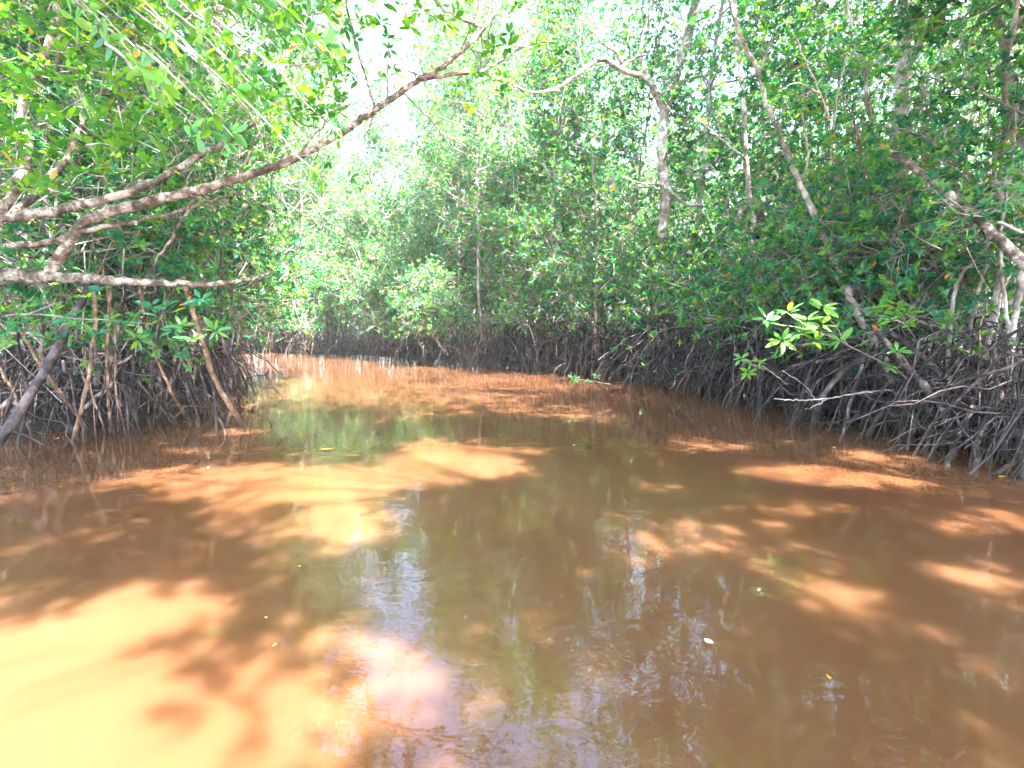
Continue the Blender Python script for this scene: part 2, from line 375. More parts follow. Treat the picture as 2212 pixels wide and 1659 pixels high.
rows(leftb, [0.7, 2.3, 4.2, 6.6, 9.5, 13], 1.6, ['mangrove on thin hanging roots at the near left waterside', 'mangrove further back in the near left forest'],
     ['waterside mangroves of the near left bank', 'mangroves behind the near left waterside'], range(7))
for shore, off, n_, lab, g in ((farL, 0.1, 0.95, 'low bright leafy mangrove sapling over the water on the far left bank', 'saplings of the far left bank'),
                      (farR, 0.2, 1.1, 'low mangrove sapling over the roots at the channel bend', 'saplings of the channel bend'),
                      (leftb[:5], 0.5, 0.9, 'low dark green mangrove sapling among the near left roots', 'saplings of the near left bank'),
                      (right[:-1], 1.1, 0.8, 'shaded leafy sapling above the dark roots of the near right bank', 'saplings of the near right bank'),
                      (right[:3], 0.35, 1.5, 'small leafy sapling leaning over the waterline roots of the near right bank', 'waterline saplings of the near right bank')):
    for p in along(shore, off, n_, 0.3):
        if shore[0] == right[0] and p[1] < 6.9: continue
        place(random.choice(shrubs[:1] if off == 0.35 else shrubs[:2] if blocked(p) else shrubs), p[0], p[1], 0, random.uniform(0.8, 1.2), None, lab, g)

# forest behind: single trees scattered over the land inside the view
taken = [np.array(o.location[:2]) for o in col.objects if o.type == 'EMPTY' and o.parent is None]
cnt = 0
for _ in range(4000):
    p = np.array([rng.uniform(-34, 34), rng.uniform(4, 46)])
    if cnt >= 80 or abs(p[0]) > p[1] * 1.15 + 2 or sdist(p[None])[0] < 6: continue
    if min(np.linalg.norm(q - p) for q in taken) < 2.0: continue
    wedge = -.36 < p[0] / p[1] < -.11
    taken.append(p); cnt += 1
    side = 'left' if p[0] < -.45 * p[1] else ('right' if p[0] > .35 * p[1] else 'middle')
    place(protos[(0, 2, 5)[cnt % 3] if wedge else rng.integers(7)], p[0], p[1], 0.2, rng.uniform(1.0, 1.3), None, 'mangrove far back in the dense forest at the %s of the view' % side, 'mangroves far back at the ' + side, roots=False)
for _ in range(14):
    D_ = rng.uniform(24, 40); p = at((rng.uniform(560, 720) if _ % 2 else rng.uniform(980, 1080)), 600, D_)[:2]
    place(protos[[1, 3, 4][_ % 3]], p[0], p[1], 0.2, rng.uniform(1.5, 1.8), None, 'very tall mangrove standing far back behind the sunlit far bank', 'tall mangroves behind the far bank', roots=False)
# undergrowth that fills the forest floor
mb = MB(); C = []
g = np.stack([rng.uniform(-34, 34, 60000), rng.uniform(4, 42, 60000)], -1); g = g[np.abs(g[:, 0]) < g[:, 1] * 1.1 + 1]
sd = sdist(g); g = g[sd > 1.6][:22000]
C = np.c_[g, 0.25 + 4.2 * rng.random(len(g)) ** 1.4]
Q = C + rng.normal(0, 0.15, C.shape) - [0, 0, 0.4]
tubes(mb, np.stack([Q, C], 1), np.array([[0.007, 0.004]]), 3, 1); leaves(mb, C, C - Q, 0.11, 7, 0)
gs = g[::14]; n = len(gs); top = np.c_[gs + rng.normal(0, .6, gs.shape), rng.uniform(2.5, 7, n)]; bot = np.c_[gs, np.zeros(n)]
tubes(mb, np.stack([bot, bot * .6 + top * .4 + rng.normal(0, .12, top.shape), top], 1), rng.uniform(.015, .04, (n, 1)) * np.array([[1, .8, .5]]), 5, 1)
tag(mb.build('undergrowth', [LEAF, TWIG]), 'dense leafy undergrowth and thin stems filling the forest behind the banks', 'undergrowth', kind='stuff')

# ------------------------------------------------------------ tangle of small roots no one could count
mb = MB()
def tangle(shore, n, depth, hmax, rmin, rmax):
    P_ = []
    pp = np.array(shore); seg = np.linalg.norm(np.diff(pp, axis=0), axis=1); cum = np.r_[0, np.cumsum(seg)]
    for _ in range(n):
        s = rng.random() * cum[-1]; i = max(0, min(np.searchsorted(cum, s) - 1, len(seg) - 1)); d = (pp[i + 1] - pp[i]) / seg[i]; nv = np.array([-d[1], d[0]])
        b0 = pp[i] + d * (s - cum[i]) + nv * (rng.random() ** 1.3 * depth - 0.2)
        h0 = hmax * rng.random() ** 0.8 + 0.1; P_.append(root_arc(h0, rng.random() * 6.28, rng.uniform(0.15, 1.5), 7, rng.uniform(-0.3, 0.5), rng.choice([-0.1, -0.1, 0.15, 0.6]), b0))
    P_ = np.array(P_); P_[:, 1:-1] += rng.normal(0, 0.035, P_[:, 1:-1].shape)
    r = (rmin + (rmax - rmin) * rng.random((n, 1)) ** 2.2) * np.linspace(1.1, 0.8, 7)
    tubes(mb, P_, r, 5, 0, 0.05)
    for a in (P_,): pass
tangle(farL, 1300, 3.0, 1.5, 0.006, 0.018)
tangle(farR, 2400, 3.0, 1.6, 0.005, 0.017)
tangle(right, 2500, 4.0, 1.5, 0.002, 0.018)
tangle(leftb, 1900, 4.5, 1.3, 0.002, 0.017)
tag(mb.build('root_tangle', ROOT), 'countless thin mangrove roots and dead sticks tangled along both banks', 'roots', kind='stuff')

# ------------------------------------------------------------ unseen overhead canopy, placed to shade the channel and thinned where sun patches fall
lit_px = [  # polygons on the water (photo pixels) and how open the canopy is towards the sun there
 ([(-900, 1400), (0, 1330), (180, 1290), (420, 1230), (460, 1290), (350, 1400), (380, 1500), (560, 1560), (620, 1700), (500, 2200), (-900, 2200)], 1.0),
 ([(420, 1300), (700, 1330), (900, 1400), (1050, 1420), (1130, 1500), (1100, 1650), (1150, 2200), (500, 2200), (560, 1560), (380, 1480)], 0.72),
 ([(215, 1040), (380, 1000), (800, 1000), (900, 940), (1100, 970), (1190, 1020), (1060, 1050), (880, 1060), (780, 1080), (900, 1130), (860, 1185), (740, 1175), (560, 1130), (430, 1120), (400, 1080)], 1.0),
 ([(760, 1430), (900, 1400), (1000, 1460), (980, 1560), (860, 1580), (780, 1520)], 1.0),
 ([(1500, 1010), (1700, 1000), (1950, 1020), (2080, 1060), (1900, 1062), (1650, 1045)], 1.0),
 ([(1690, 1270), (1800, 1240), (1880, 1270), (1850, 1310), (1720, 1310)], 0.95),
 ([(1660, 1180), (1740, 1170), (1780, 1190), (1720, 1210)], 0.95), ([(1640, 1105), (1750, 1100), (1760, 1130), (1680, 1140)], 0.9),
 ([(1960, 1190), (2100, 1200), (2260, 1270), (2260, 1330), (2120, 1300), (1980, 1240)], 0.85),
 ([(1420, 945), (1600, 950), (1720, 970), (1500, 975)], 0.9), ([(1300, 1130), (1480, 1120), (1420, 1165), (1300, 1165)], 0.6),
 ([(500, 770), (1000, 780), (1450, 850), (1300, 905), (900, 900), (560, 800)], 0.7)]
for _ in range(26):
    eu, ev = rng.uniform(1250, 2230), rng.uniform(930, 1400); ew = rng.uniform(35, 110); eh = ew * (0.12 + 0.35 * (ev - 930) / 470)
    lit_px.append(([(eu + ew * math.cos(a_) * rng.uniform(.7, 1.2), ev + eh * math.sin(a_) * rng.uniform(.7, 1.2)) for a_ in np.linspace(0, 5.6, 9)], 0.95))
for _ in range(22):
    eu, ev = rng.uniform(0, 1250), rng.uniform(930, 1330); ew = rng.uniform(25, 80); eh = ew * (0.12 + 0.35 * (ev - 930) / 470)
    lit_px.append(([(eu + ew * math.cos(a_), ev + eh * math.sin(a_)) for a_ in np.linspace(0, 5.6, 9)], 0.85))
lit = [([onwater(u, min(v, 2100))[:2] for u, v in poly], k) for poly, k in lit_px]
def shade_keep(C):
    g = C[:, :2] - SUN_DIR[:2] * (C[:, 2:3] / SUN_DIR[2])
    g = g + rng.normal(0, 0.10, g.shape)
    open_ = np.zeros(len(C))
    for poly, k in lit: open_ = np.maximum(open_, inside(g, poly) * k)
    return rng.random(len(C)) > open_
def overhead(name, base, top, region, n, label, lo=6.6, hi=9.6, L=0.12):
    root = empty(name, (0, 0, 0), label, 'tree')
    mt = MB(); mc = MB()
    top = np.array(top, float); b0 = np.array([base[0], base[1], 0.1])
    tp = limb(mt, [b0, (b0 + top) / 2 + rng.normal(0, 0.2, 3), top], 0.12, 0.06, 10, 24, 0.01)
    x0, x1, y0, y1 = region
    C = np.stack([rng.uniform(x0, x1, n), rng.uniform(y0, y1, n), rng.uniform(lo, hi, n)], -1)
    # clumps: density varies
    f = np.sin(C[:, 0] * 2.3 + 1.3 * np.sin(C[:, 1] * 1.7)) + np.sin(C[:, 1] * 2.9 + C[:, 2] * 2 + 1.1 * np.sin(C[:, 0] * 1.9))
    C = C[rng.random(n) < np.clip(0.75 + 0.25 * f, 0.25, 1)]
    C = C[shade_keep(C)]  # drops leaves whose shadow would land on a sun patch
    el = (C[:, 2] - CH) / np.maximum(C[:, 1], 1e-3)
    C = C[(C[:, 1] < 0.1) | (el > 0.60)]
    az_ = C[:, 0] / np.maximum(C[:, 1], .1); el = (C[:, 2] - CH) / np.maximum(C[:, 1], 1e-3)
    C = C[~((C[:, 1] > 1) & (az_ > -.40) & (az_ < .03) & (el < .95))]  # opening cut so the sky mirrors in the near water
    # limbs
    nl = 9; ends = C[rng.choice(len(C), nl, replace=False)]; lps = []
    for e in ends:
        mid = (top + e) / 2 + [0, 0, 0.5] + rng.normal(0, 0.3, 3)
        lps.append(limb(mt, [top, mid, e], 0.018, 0.006, 6, 14, 0.03))
    nodes = np.concatenate(lps)
    sub = C[rng.choice(len(C), 160, replace=False)]
    j = np.array([np.argmin(np.linalg.norm(nodes - s_, axis=1)) for s_ in sub]); a = nodes[j]
    mid = (a + sub) / 2 + rng.normal(0, 0.12, a.shape)
    tubes(mt, np.stack([a, mid, sub], 1), np.array([[0.008, 0.006, 0.004]]), 4)
    nod2 = np.concatenate([mid, sub])
    j = np.concatenate([np.argmin(((nod2[None] - c[:, None]) ** 2).sum(-1), 1) for c in np.array_split(C, 40)])
    tubes(mc, np.stack([nod2[j], C], 1), np.array([[0.005, 0.0025]]), 3, 1)
    leaves(mc, C, C - nod2[j], L, 7, 0)
    mt.build('trunk', BARK, root); mc.build('crown', [LEAF, TWIG], root)
    return root
overhead('shade_canopy_mangrove', (7.6, 1.5), (6.0, 2.5, 6.4), (1.5, 9.5, -4, 8), 23000, 'unseen tall mangrove on the near right bank whose crown is shaped to shade the right half of the channel')
overhead('shade_canopy_mangrove', (7.8, -3.5), (4.5, -2, 6.5), (-2.5, 7, -8, 5), 26000, 'unseen tall mangrove behind the right bank whose crown is shaped to shade the nearest water')
overhead('shade_canopy_mangrove', (-7.2, 2.0), (-5.5, 3, 6.2), (-8, 1.5, -4, 11), 13000, 'unseen tall mangrove on the near left bank whose crown is shaped to shade the channel')
overhead('shade_canopy_mangrove', (9.5, 9.0), (7.5, 9, 7.5), (2, 10, 6, 15), 6500, 'tall mangrove on the right bank whose unseen crown over the bend is thinned for the sun patches', 9.6, 12.5)

# ------------------------------------------------------------ the leaning mangrove on the near left
def path(pts): return [at(*p) for p in pts]
root = empty('leaning_mangrove', (-6.6, 5.2, 0), 'leaning mangrove with long bare limbs reaching up over the channel from the near left edge', 'tree')
inv = np.array([-6.6, 5.2, 0])
def part(mb, name, m, r):
    o = mb.build(name, m, r); o.location = tuple(-np.array(r.location)); return o
mb = MB()
limb(mb, path([(-260, 900, 5.3), (-180, 720, 5.3), (-90, 610, 5.35), (0, 597, 5.5), (110, 598, 5.6)]), 0.11, 0.070, 14, 40, 0.008)
limb(mb, path([(100, 598, 5.6), (220, 604, 5.7), (330, 610, 5.9), (450, 614, 6.1), (520, 608, 6.3), (580, 590, 6.6)]), 0.058, 0.014, 14, 60, 0.007)
limb(mb, path([(-160, 480, 5.1), (0, 470, 5.2), (120, 455, 5.3), (200, 438, 5.4), (330, 395, 5.6), (430, 335, 5.8), (500, 300, 5.9), (560, 258, 6.1)]), 0.058, 0.018, 14, 70, 0.007)
limb(mb, path([(-200, 560, 5.3), (0, 534, 5.4), (110, 522, 5.6), (200, 495, 5.7), (300, 478, 5.9), (420, 445, 6.1), (520, 415, 6.3)]), 0.04, 0.012, 8, 40, 0.008)
part(mb, 'trunk', BARKB, root)
mb = MB()
B = path([(95, 605, 5.6), (135, 545, 5.65), (175, 490, 5.7), (240, 457, 5.75), (430, 410, 5.9), (540, 378, 6.05), (640, 340, 6.15), (740, 285, 6.3), (810, 238, 6.4), (900, 175, 6.6), (960, 140, 6.7), (1030, 78, 6.9), (1075, 10, 7.0), (1090, -80, 7.2), (1120, -220, 7.4)])
limb(mb, B, 0.060, 0.019, 16, 130, 0.006)
for _ in range(46):
    b_ = smooth_path(B, 60)[rng.integers(8, 59)]; d_ = nrm(rng.normal(0, 1, 3) + [0.3, 0, 0.5]); l_ = rng.uniform(.25, 1.1)
    limb(mb, [b_, b_ + d_ * l_ * .5 + rng.normal(0, .05, 3), b_ + d_ * l_ + rng.normal(0, .1, 3)], .009, .003, 5, 10, .006)
for pts, r0, r1 in (([(905, 172, 6.6), (980, 160, 6.7), (1050, 150, 6.9), (1130, 100, 7.1), (1200, 90, 7.3)], .03, .008), ([(812, 236, 6.4), (790, 170, 6.3), (760, 60, 6.2), (735, -60, 6.1)], .017, .012),
                    ([(590, 372, 6.1), (585, 430, 6.1), (600, 520, 6.1)], .010, .004), ([(640, 340, 6.2), (700, 270, 6.3), (760, 220, 6.3)], .014, .006),
                    ([(430, 410, 5.9), (390, 480, 6.0), (340, 560, 6.2), (300, 640, 6.3)], .018, .010), ([(870, 200, 6.5), (930, 260, 6.6), (990, 340, 6.7)], .01, .004),
                    ([(1040, 60, 6.9), (960, 20, 6.8), (900, -40, 6.8)], .018, .01), ([(470, 395, 5.9), (560, 440, 6.0), (650, 470, 6.1)], .008, .003)):
    limb(mb, path(pts), r0, r1, 7, 18, 0.008)
part(mb, 'arching_limb', BARKB, root)
mb = MB()
limb(mb, path([(0, 470, 5.3), (35, 400, 5.4), (62, 320, 5.5), (45, 245, 5.6), (85, 150, 5.6), (115, 70, 5.7), (135, -40, 5.8), (160, -200, 5.9)]), 0.045, 0.03, 10, 40, 0.01)
limb(mb, path([(20, 475, 5.5), (90, 400, 5.7), (150, 340, 5.9), (175, 270, 6.2), (180, 200, 6.3)]), 0.035, 0.02, 8, 24, 0.01)
part(mb, 'crooked_limb', BARKB, root)
hang = [  # (u, v, D) from the limb down to the water
 [(200, 606, 5.75), (206, 700, 5.9), (190, 820, 6.1), None, (158, 955)], [(238, 606, 5.8), (232, 740, 6.1), (234, 850, 6.4), None, (240, 935)],
 [(205, 590, 5.75), (150, 700, 5.6), (80, 830, 5.4), None, (-40, 1020)], [(395, 600, 6.2), (425, 700, 6.6), (465, 820, 6.9), None, (522, 918)],
 [(478, 540, 6.6), (468, 680, 6.9), (500, 800, 7.0), None, (520, 890)], [(372, 620, 6.2), (335, 740, 6.5), (352, 840, 6.9), None, (368, 912)],
 [(150, 610, 5.9), (112, 760, 6.3), (104, 860, 6.6), None, (98, 925)], [(215, 560, 6.2), (246, 700, 6.4), (250, 820, 6.6), None, (258, 932)],
 [(300, 600, 6.2), (322, 730, 6.7), (372, 850, 7.0), None, (402, 905)], [(420, 614, 6.3), (402, 740, 7.0), (370, 840, 7.3), None, (345, 895)],
 [(455, 614, 6.3), (485, 700, 7.2), (515, 790, 7.6), None, (548, 850)], [(60, 600, 5.9), (40, 740, 6.2), (60, 850, 6.4), None, (40, 960)],
 [(345, 612, 6.0), (300, 720, 6.4), (285, 820, 6.8), None, (300, 925)], [(440, 610, 6.5), (445, 720, 6.9), (460, 820, 7.0), None, (470, 935)],
 [(330, 560, 6.4), (350, 700, 6.9), (405, 800, 7.2), None, (440, 885)], [(500, 610, 6.5), (505, 700, 7.0), (495, 790, 7.2), None, (488, 905)],
 [(10, 640, 5.7), (70, 760, 6.1), (140, 860, 6.5), None, (190, 930)], [(270, 606, 5.9), (262, 730, 6.4), (220, 850, 6.7), None, (205, 940)]]
thick = [.021, .016, .042, .032, .016, .016, .013, .013, .02, .016, .011, .018, .012, .018, .014, .012, .02, .010]
for i, h in enumerate(hang):
    mb = MB(); q = onwater(*h[-1]); P_ = [at(*p) for p in h[:3]] + [q, q + [0.01, 0, -0.25]]
    limb(mb, P_, thick[i] * 0.85, thick[i] * 1.15, 8, 26, 0.006)
    if i in (2, 3, 5, 8, 13):                       # forked feet
        f = P_[2] * 0.35 + q * 0.65; e = q + [rng.choice([-1, 1]) * 0.22, -0.1, -0.2]
        limb(mb, [f, (f + e) / 2 + [0, 0, 0.05], e], thick[i] * 0.8, thick[i] * 0.7, 7, 8, 0.004)
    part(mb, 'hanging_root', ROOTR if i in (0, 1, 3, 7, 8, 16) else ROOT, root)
# its leaves: a real crown above and around the limbs
mb = MB()
n = 9500
u = rng.uniform(-260, 1240, n); v = rng.uniform(-520, 640, n); D = rng.uniform(4.0, 8.2, n)
low = np.interp(u, [-260, 300, 520, 650, 800, 900, 1000, 1240], [520, 540, 440, 400, 330, 290, 300, 180])
dens = np.clip((low - v) / 160, 0, 1) * np.interp(u, [-260, 500, 800, 1000, 1240], [0.8, 0.7, 0.5, 0.42, 0.15])
gap = np.exp(-(((u - 880) / 110) ** 2 + ((v - 215) / 75) ** 2)); dens *= 1 - 0.95 * gap
dens *= np.clip(0.55 + 0.6 * np.sin(u / 37 + 2 * np.sin(v / 61) + D * 2) * np.sin(v / 43 + D * 3), 0, 1)
C = np.array([at(a, b_, d) for a, b_, d, k in zip(u, v, D, dens * 0.9) if rng.random() < k])
LMB = [path_ for path_ in ([(95, 605, 5.6), (135, 545, 5.65), (175, 490, 5.7), (240, 457, 5.75), (430, 410, 5.9), (640, 340, 6.15), (810, 238, 6.4), (960, 140, 6.7), (1075, 10, 7.0)],
   [(-60, 480, 5.2), (120, 455, 5.3), (330, 395, 5.6), (560, 258, 6.1)], [(-60, 600, 5.4), (110, 598, 5.6), (450, 614, 6.1), (580, 590, 6.6)], [(-60, 534, 5.4), (200, 495, 5.7), (520, 415, 6.3)])]
cu, cv = topix(C); hid = np.zeros(len(C), bool)
for pl in LMB:
    pl = np.array(pl); d_ = dist(np.stack([cu, cv], -1), [tuple(q) for q in pl[:, :2]], closed=False)
    hid |= (d_ < 42) & (C[:, 1] < np.interp(cu, pl[:, 0], pl[:, 2]) + 0.1) & (rng.random(len(C)) < 0.93)
C = C[~hid]
C = C[shade_keep(C) | (rng.random(len(C)) < 0.12)]
Bp = smooth_path(B, 60); off = nrm(rng.normal(0, 1, C.shape) + [-.3, -.2, -.2])
Q = C + off * rng.uniform(0.1, 0.3, (len(C), 1))
tubes(mb, np.stack([Q, (Q + C) / 2 + rng.normal(0, .01, C.shape), C], 1), np.array([[0.006, 0.004, 0.003]]), 4, 1)
leaves(mb, C, C - Q, 0.092, 7, 0, width=0.22, spread=(45, 100), fine=True)
# long straight twigs sweeping down to the right, with the nearest leaves
for _ in range(26):
    u0, v0, d0 = rng.uniform(60, 620), rng.uniform(-160, 120), rng.uniform(2.6, 4.5)
    ln = rng.uniform(150, 330); tw = path([(u0, v0, d0), (u0 + ln * .5, v0 + ln * .42, d0 + .2), (u0 + ln, v0 + ln * .95, d0 + .5)])
    pp = limb(mb, tw, 0.008, 0.003, 5, 12, 0.006, m=1)
    ii = [4, 7, 10, 12]; cc = pp[ii] + rng.normal(0, 0.03, (4, 3))
    leaves(mb, cc, np.repeat((pp[-1] - pp[0])[None], 4, 0), 0.088, 6, 0, width=0.23, spread=(40, 100), fine=True)
part(mb, 'crown', [LEAFN, TWIG], root)

# ------------------------------------------------------------ single trunks one can tell apart
def stem_tree(name, label, paths, m, tips=(), tipn=0, tipr=0.6, L=0.1, cat='tree', ground=None, extra=()):
    """paths: list of ([(u, v, D)...], r0, r1)"""
    b0 = at(*paths[0][0][0]); root = empty(name, (b0[0], b0[1], 0), label, cat)
    mb = MB()
    for i, (pts, r0, r1) in enumerate(paths):
        P_ = path(pts)
        if i == 0 and ground is not None: P_ = [np.array([P_[0][0] + ground, P_[0][1], -0.2])] + P_
        limb(mb, P_, r0, r1, 12 if r0 > .04 else 7, 14 + 8 * len(pts), 0.008 if r0 > .03 else 0.006, rough=0.06)
    part(mb, 'trunk', m, root)
    if tips:
        mb = MB(); C = np.concatenate([at(*t) + rng.normal(0, tipr, (tipn, 3)) for t in tips]); Q = C + rng.normal(0, 0.14, C.shape) - [0, 0, .1]
        tubes(mb, np.stack([Q, C], 1), np.array([[0.005, 0.003]]), 3, 1); leaves(mb, C, C - Q, L, 7, 0)
        part(mb, 'crown', [LEAF, TWIG], root)
    return root
t = stem_tree('tall_mangrove', 'tall mangrove with a thick whitish trunk and twisted pale limbs behind the channel bend',
  [([(1400, 800, 13.31), (1422, 640, 13.41), (1436, 445, 13.49), (1430, 330, 13.59), (1438, 230, 13.69), (1470, 130, 13.88), (1500, 20, 14.06), (1510, -120, 14.06)], .15, .10),
   ([(1436, 245, 13.69), (1400, 175, 13.59), (1345, 152, 13.41), (1300, 128, 13.12), (1262, 150, 12.94), (1205, 190, 12.75), (1150, 200, 12.56), (1110, 185, 12.47)], .08, .025),
   ([(1345, 152, 13.41), (1335, 118, 13.31), (1300, 92, 13.22), (1275, 62, 13.12)], .05, .02), ([(1400, 175, 13.59), (1385, 110, 13.59), (1400, 40, 13.49), (1420, -60, 13.49)], .06, .03),
   ([(1345, 140, 13.41), (1370, 128, 13.41), (1395, 118, 13.31)], .04, .02), ([(1262, 150, 12.94), (1250, 110, 12.94), (1255, 70, 12.84)], .03, .012),
   ([(1436, 400, 13.49), (1480, 440, 13.12), (1520, 445, 12.94), (1560, 470, 12.75)], .05, .02), ([(1432, 400, 13.41), (1380, 395, 13.12), (1340, 380, 12.94)], .035, .012)], BARK,
  [(1425, 560, 12.64), (1460, 640, 12.54), (1390, 700, 12.43), (1480, -60, 14.06), (1400, -60, 13.59), (1270, 60, 13.12), (1120, 190, 12.65), (1560, 60, 14.06)], 60, 0.6, ground=0)
t = stem_tree('white_stemmed_mangrove', 'thin straight mangrove with a whitish stem right of the thick whitish trunk',
  [([(1660, 720, 10.8), (1645, 600, 10.9), (1625, 470, 11), (1610, 330, 11.1), (1606, 220, 11.2), (1590, 60, 11.4), (1580, -60, 11.5)], .065, .035),
   ([(1622, 440, 11), (1570, 490, 11.0), (1530, 530, 11)], .022, .01), ([(1612, 345, 11), (1545, 290, 11), (1500, 250, 11.2)], .02, .008), ([(1640, 570, 10.9), (1600, 590, 10.8), (1570, 570, 10.7)], .018, .008)], BARK,
  [(1590, 20, 11.4), (1530, 270, 11.1), (1640, 150, 11.5), (1570, 540, 10.9)], 45, 0.5, ground=0)
t = stem_tree('leaning_mangrove', 'slender grey mangrove stem leaning up to the left from the near right roots',
  [([(1925, 815, 7.2), (1895, 745, 7.25), (1858, 690, 7.3), (1820, 600, 7.4), (1795, 545, 7.5), (1758, 460, 7.6), (1722, 380, 7.7), (1690, 300, 7.8), (1660, 235, 7.9), (1635, 150, 8), (1600, 80, 8.1), (1562, -40, 8.2)], .05, .026),
   ([(1640, 165, 8), (1665, 90, 8), (1700, -20, 8.1)], .022, .012), ([(1800, 560, 7.5), (1765, 590, 7.4), (1745, 600, 7.4)], .014, .006), ([(1730, 395, 7.7), (1745, 340, 7.6), (1735, 260, 7.5), (1720, 200, 7.3)], .016, .01)], BARK,
  [(1720, 120, 7.6), (1640, 60, 8), (1590, -20, 8.1), (1760, 250, 7.6)], 26, 0.38, ground=0.5)
LM = t
def reach(r, name, lst, m):
    for pts, r0, r1 in lst:
        mb = MB(); q = onwater(*pts[-1]); P_ = [at(*p) for p in pts[:-1]] + [q, q + [0, 0, -0.2]]
        limb(mb, P_, r0, r1, 8, 28, 0.006); part(mb, name, m, r)
reach(LM, 'prop_root', [([(1925, 745, 7.2), (1875, 770, 7.1), (1823, 801, 7), (1775, 860, 6.9), (1753, 926)], .042, .03), ([(1885, 740, 7.2), (1865, 784, 7.1), (1842, 850, 7), (1823, 928)], .022, .024),
   ([(1940, 830, 7.2), (1925, 850, 7.0), (1905, 890, 6.8), (1876, 942)], .036, .03), ([(1780, 740, 7.6), (1755, 790, 7.5), (1735, 850, 7.3), (1709, 918)], .022, .024),
   ([(1930, 815, 7.2), (1990, 835, 6.8), (2040, 880, 6.5), (2060, 985)], .04, .034), ([(1900, 760, 7.3), (1800, 775, 7.6), (1700, 800, 8.0), (1655, 880)], .03, .024),
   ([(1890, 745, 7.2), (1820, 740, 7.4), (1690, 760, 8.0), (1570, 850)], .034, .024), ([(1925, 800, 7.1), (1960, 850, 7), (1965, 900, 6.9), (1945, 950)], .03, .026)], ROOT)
t = stem_tree('grey_trunk_mangrove', 'thick trunked mangrove with mottled grey white bark rising at the upper right',
  [([(1885, 760, 9.20), (1900, 600, 9.20), (1900, 480, 9.20), (1915, 390, 9.28), (1940, 290, 9.28), (1950, 180, 9.36), (1955, 60, 9.36), (1960, -120, 9.44)], .13, .11),
   ([(1905, 470, 9.20), (1870, 400, 9.12), (1850, 300, 9.12)], .05, .02), ([(1950, 160, 9.28), (1990, 90, 9.20), (2040, 20, 9.12)], .07, .03)], BARK,
  [(2040, 0, 9.12), (1960, -60, 9.20), (1860, 280, 9.12), (1880, 60, 9.20)], 55, 0.6, ground=0)
t = stem_tree('slender_mangrove', 'slender dark mangrove stem with an S bend at its top beside the thick grey trunk',
  [([(1990, 740, 8.6), (1960, 620, 8.7), (1935, 500, 8.8), (1915, 400, 8.9), (1895, 300, 9), (1872, 220, 9), (1868, 150, 9), (1845, 90, 9), (1830, 20, 9.1), (1800, -60, 9.2)], .05, .025),
   ([(1875, 235, 9), (1850, 190, 9), (1835, 150, 9)], .014, .006)], BARK, [(1840, 60, 9), (1800, -30, 9.2), (1900, 180, 9)], 26, 0.4, ground=0.2)
t = stem_tree('vine_stem', 'thin brown wavy stem hanging between the leaning stem and the thick grey trunk',
  [([(1805, 560, 8.0), (1815, 480, 8), (1810, 400, 8), (1795, 300, 8), (1790, 250, 8.1)], .014, .01), ([(1890, 640, 8.4), (1880, 520, 8.4), (1870, 400, 8.4), (1850, 280, 8.4), (1815, 190, 8.4)], .02, .01)], ROOTR, [(1720, 190, 7.2)], 16, .25, cat='plant')
t = stem_tree('pale_snag', 'broken pale tree stub standing up through the leaves left of the thick whitish trunk',
  [([(1060, 750, 19), (1050, 560, 19.2), (1040, 400, 19.3), (1032, 330, 19.4), (1028, 270, 19.5), (1022, 240, 19.5)], .14, .06), ([(1030, 310, 19.4), (1005, 325, 19.3), (985, 335, 19.2)], .03, .015), ([(1036, 370, 19.3), (1070, 375, 19.2), (1095, 385, 19.1)], .03, .012)], BARK, ground=0)
# dead poles on the right
def pole(name, label, pts, r0, r1, m, tipm=None, tiplen=0.12, cat='branch', extra=()):
    b0 = at(*pts[-1]); root = empty(name, tuple(b0), label, cat); P_ = path(pts)
    mb = MB(); limb(mb, P_, r0, r1, 12, 40, 0.006, rough=0.07)
    for e, q0, q1 in extra: limb(mb, path(e), q0, q1, 7, 16, 0.006)
    part(mb, 'pole', m, root)
    if tipm:
        d = nrm(P_[0] - P_[1]); mb = MB(); limb(mb, [P_[0] - d * tiplen * 0.4, P_[0] + d * tiplen * .3, P_[0] + d * tiplen], r0 * 1.06, r0 * 0.55, 12, 7, 0.004, rough=0.12); part(mb, 'broken_end', tipm, root)
    return root
pole('dead_pole', 'long bare dead pole with a broken reddish top slanting in from the right edge', [(1912, 322, 6.4), (1990, 372, 6.1), (2065, 432, 5.8), (2130, 492, 5.5), (2212, 568, 5.2), (2330, 690, 4.9)], .032, .055, BARKB, CUT, .07)
pole('broken_stem', 'dark broken stem with a bright orange end leaning up from the near right roots', [(1893, 712, 6.5), (1940, 770, 6.4), (1990, 825, 6.2), (2040, 890, 6.0), (2062, 960, 5.9), (2070, 1010, 5.8)],   .034, .042, ROOT, CUT, .07)
pole('dead_pole', 'second bare pole lying along the broken stem with the orange end', [(1912, 708, 6.9), (1990, 770, 6.6), (2070, 850, 6.2), (2150, 930, 5.8), (2230, 1020, 5.3)], .035, .045, ROOT)
pole('dead_twig', 'thin pale leafless twig stretching out to the left above the shaded water', [(1672, 861, 6.4), (1730, 864, 6.4), (1790, 861, 6.4), (1858, 849, 6.5), (1945, 842, 6.7)], .006, .012, TWIG, extra=(([(1788, 861, 6.4), (1755, 880, 6.3), (1738, 885, 6.3)], .005, .003), ([(1760, 863, 6.4), (1735, 830, 6.4), (1690, 800, 6.4)], .005, .003)))
pole('snag', 'dark crooked dead snag hanging in the leaves beside the thin whitish stem', [(1690, 400, 10.5), (1668, 430, 10.5), (1645, 450, 10.5), (1640, 490, 10.5), (1628, 515, 10.5)], .03, .09, ROOT)
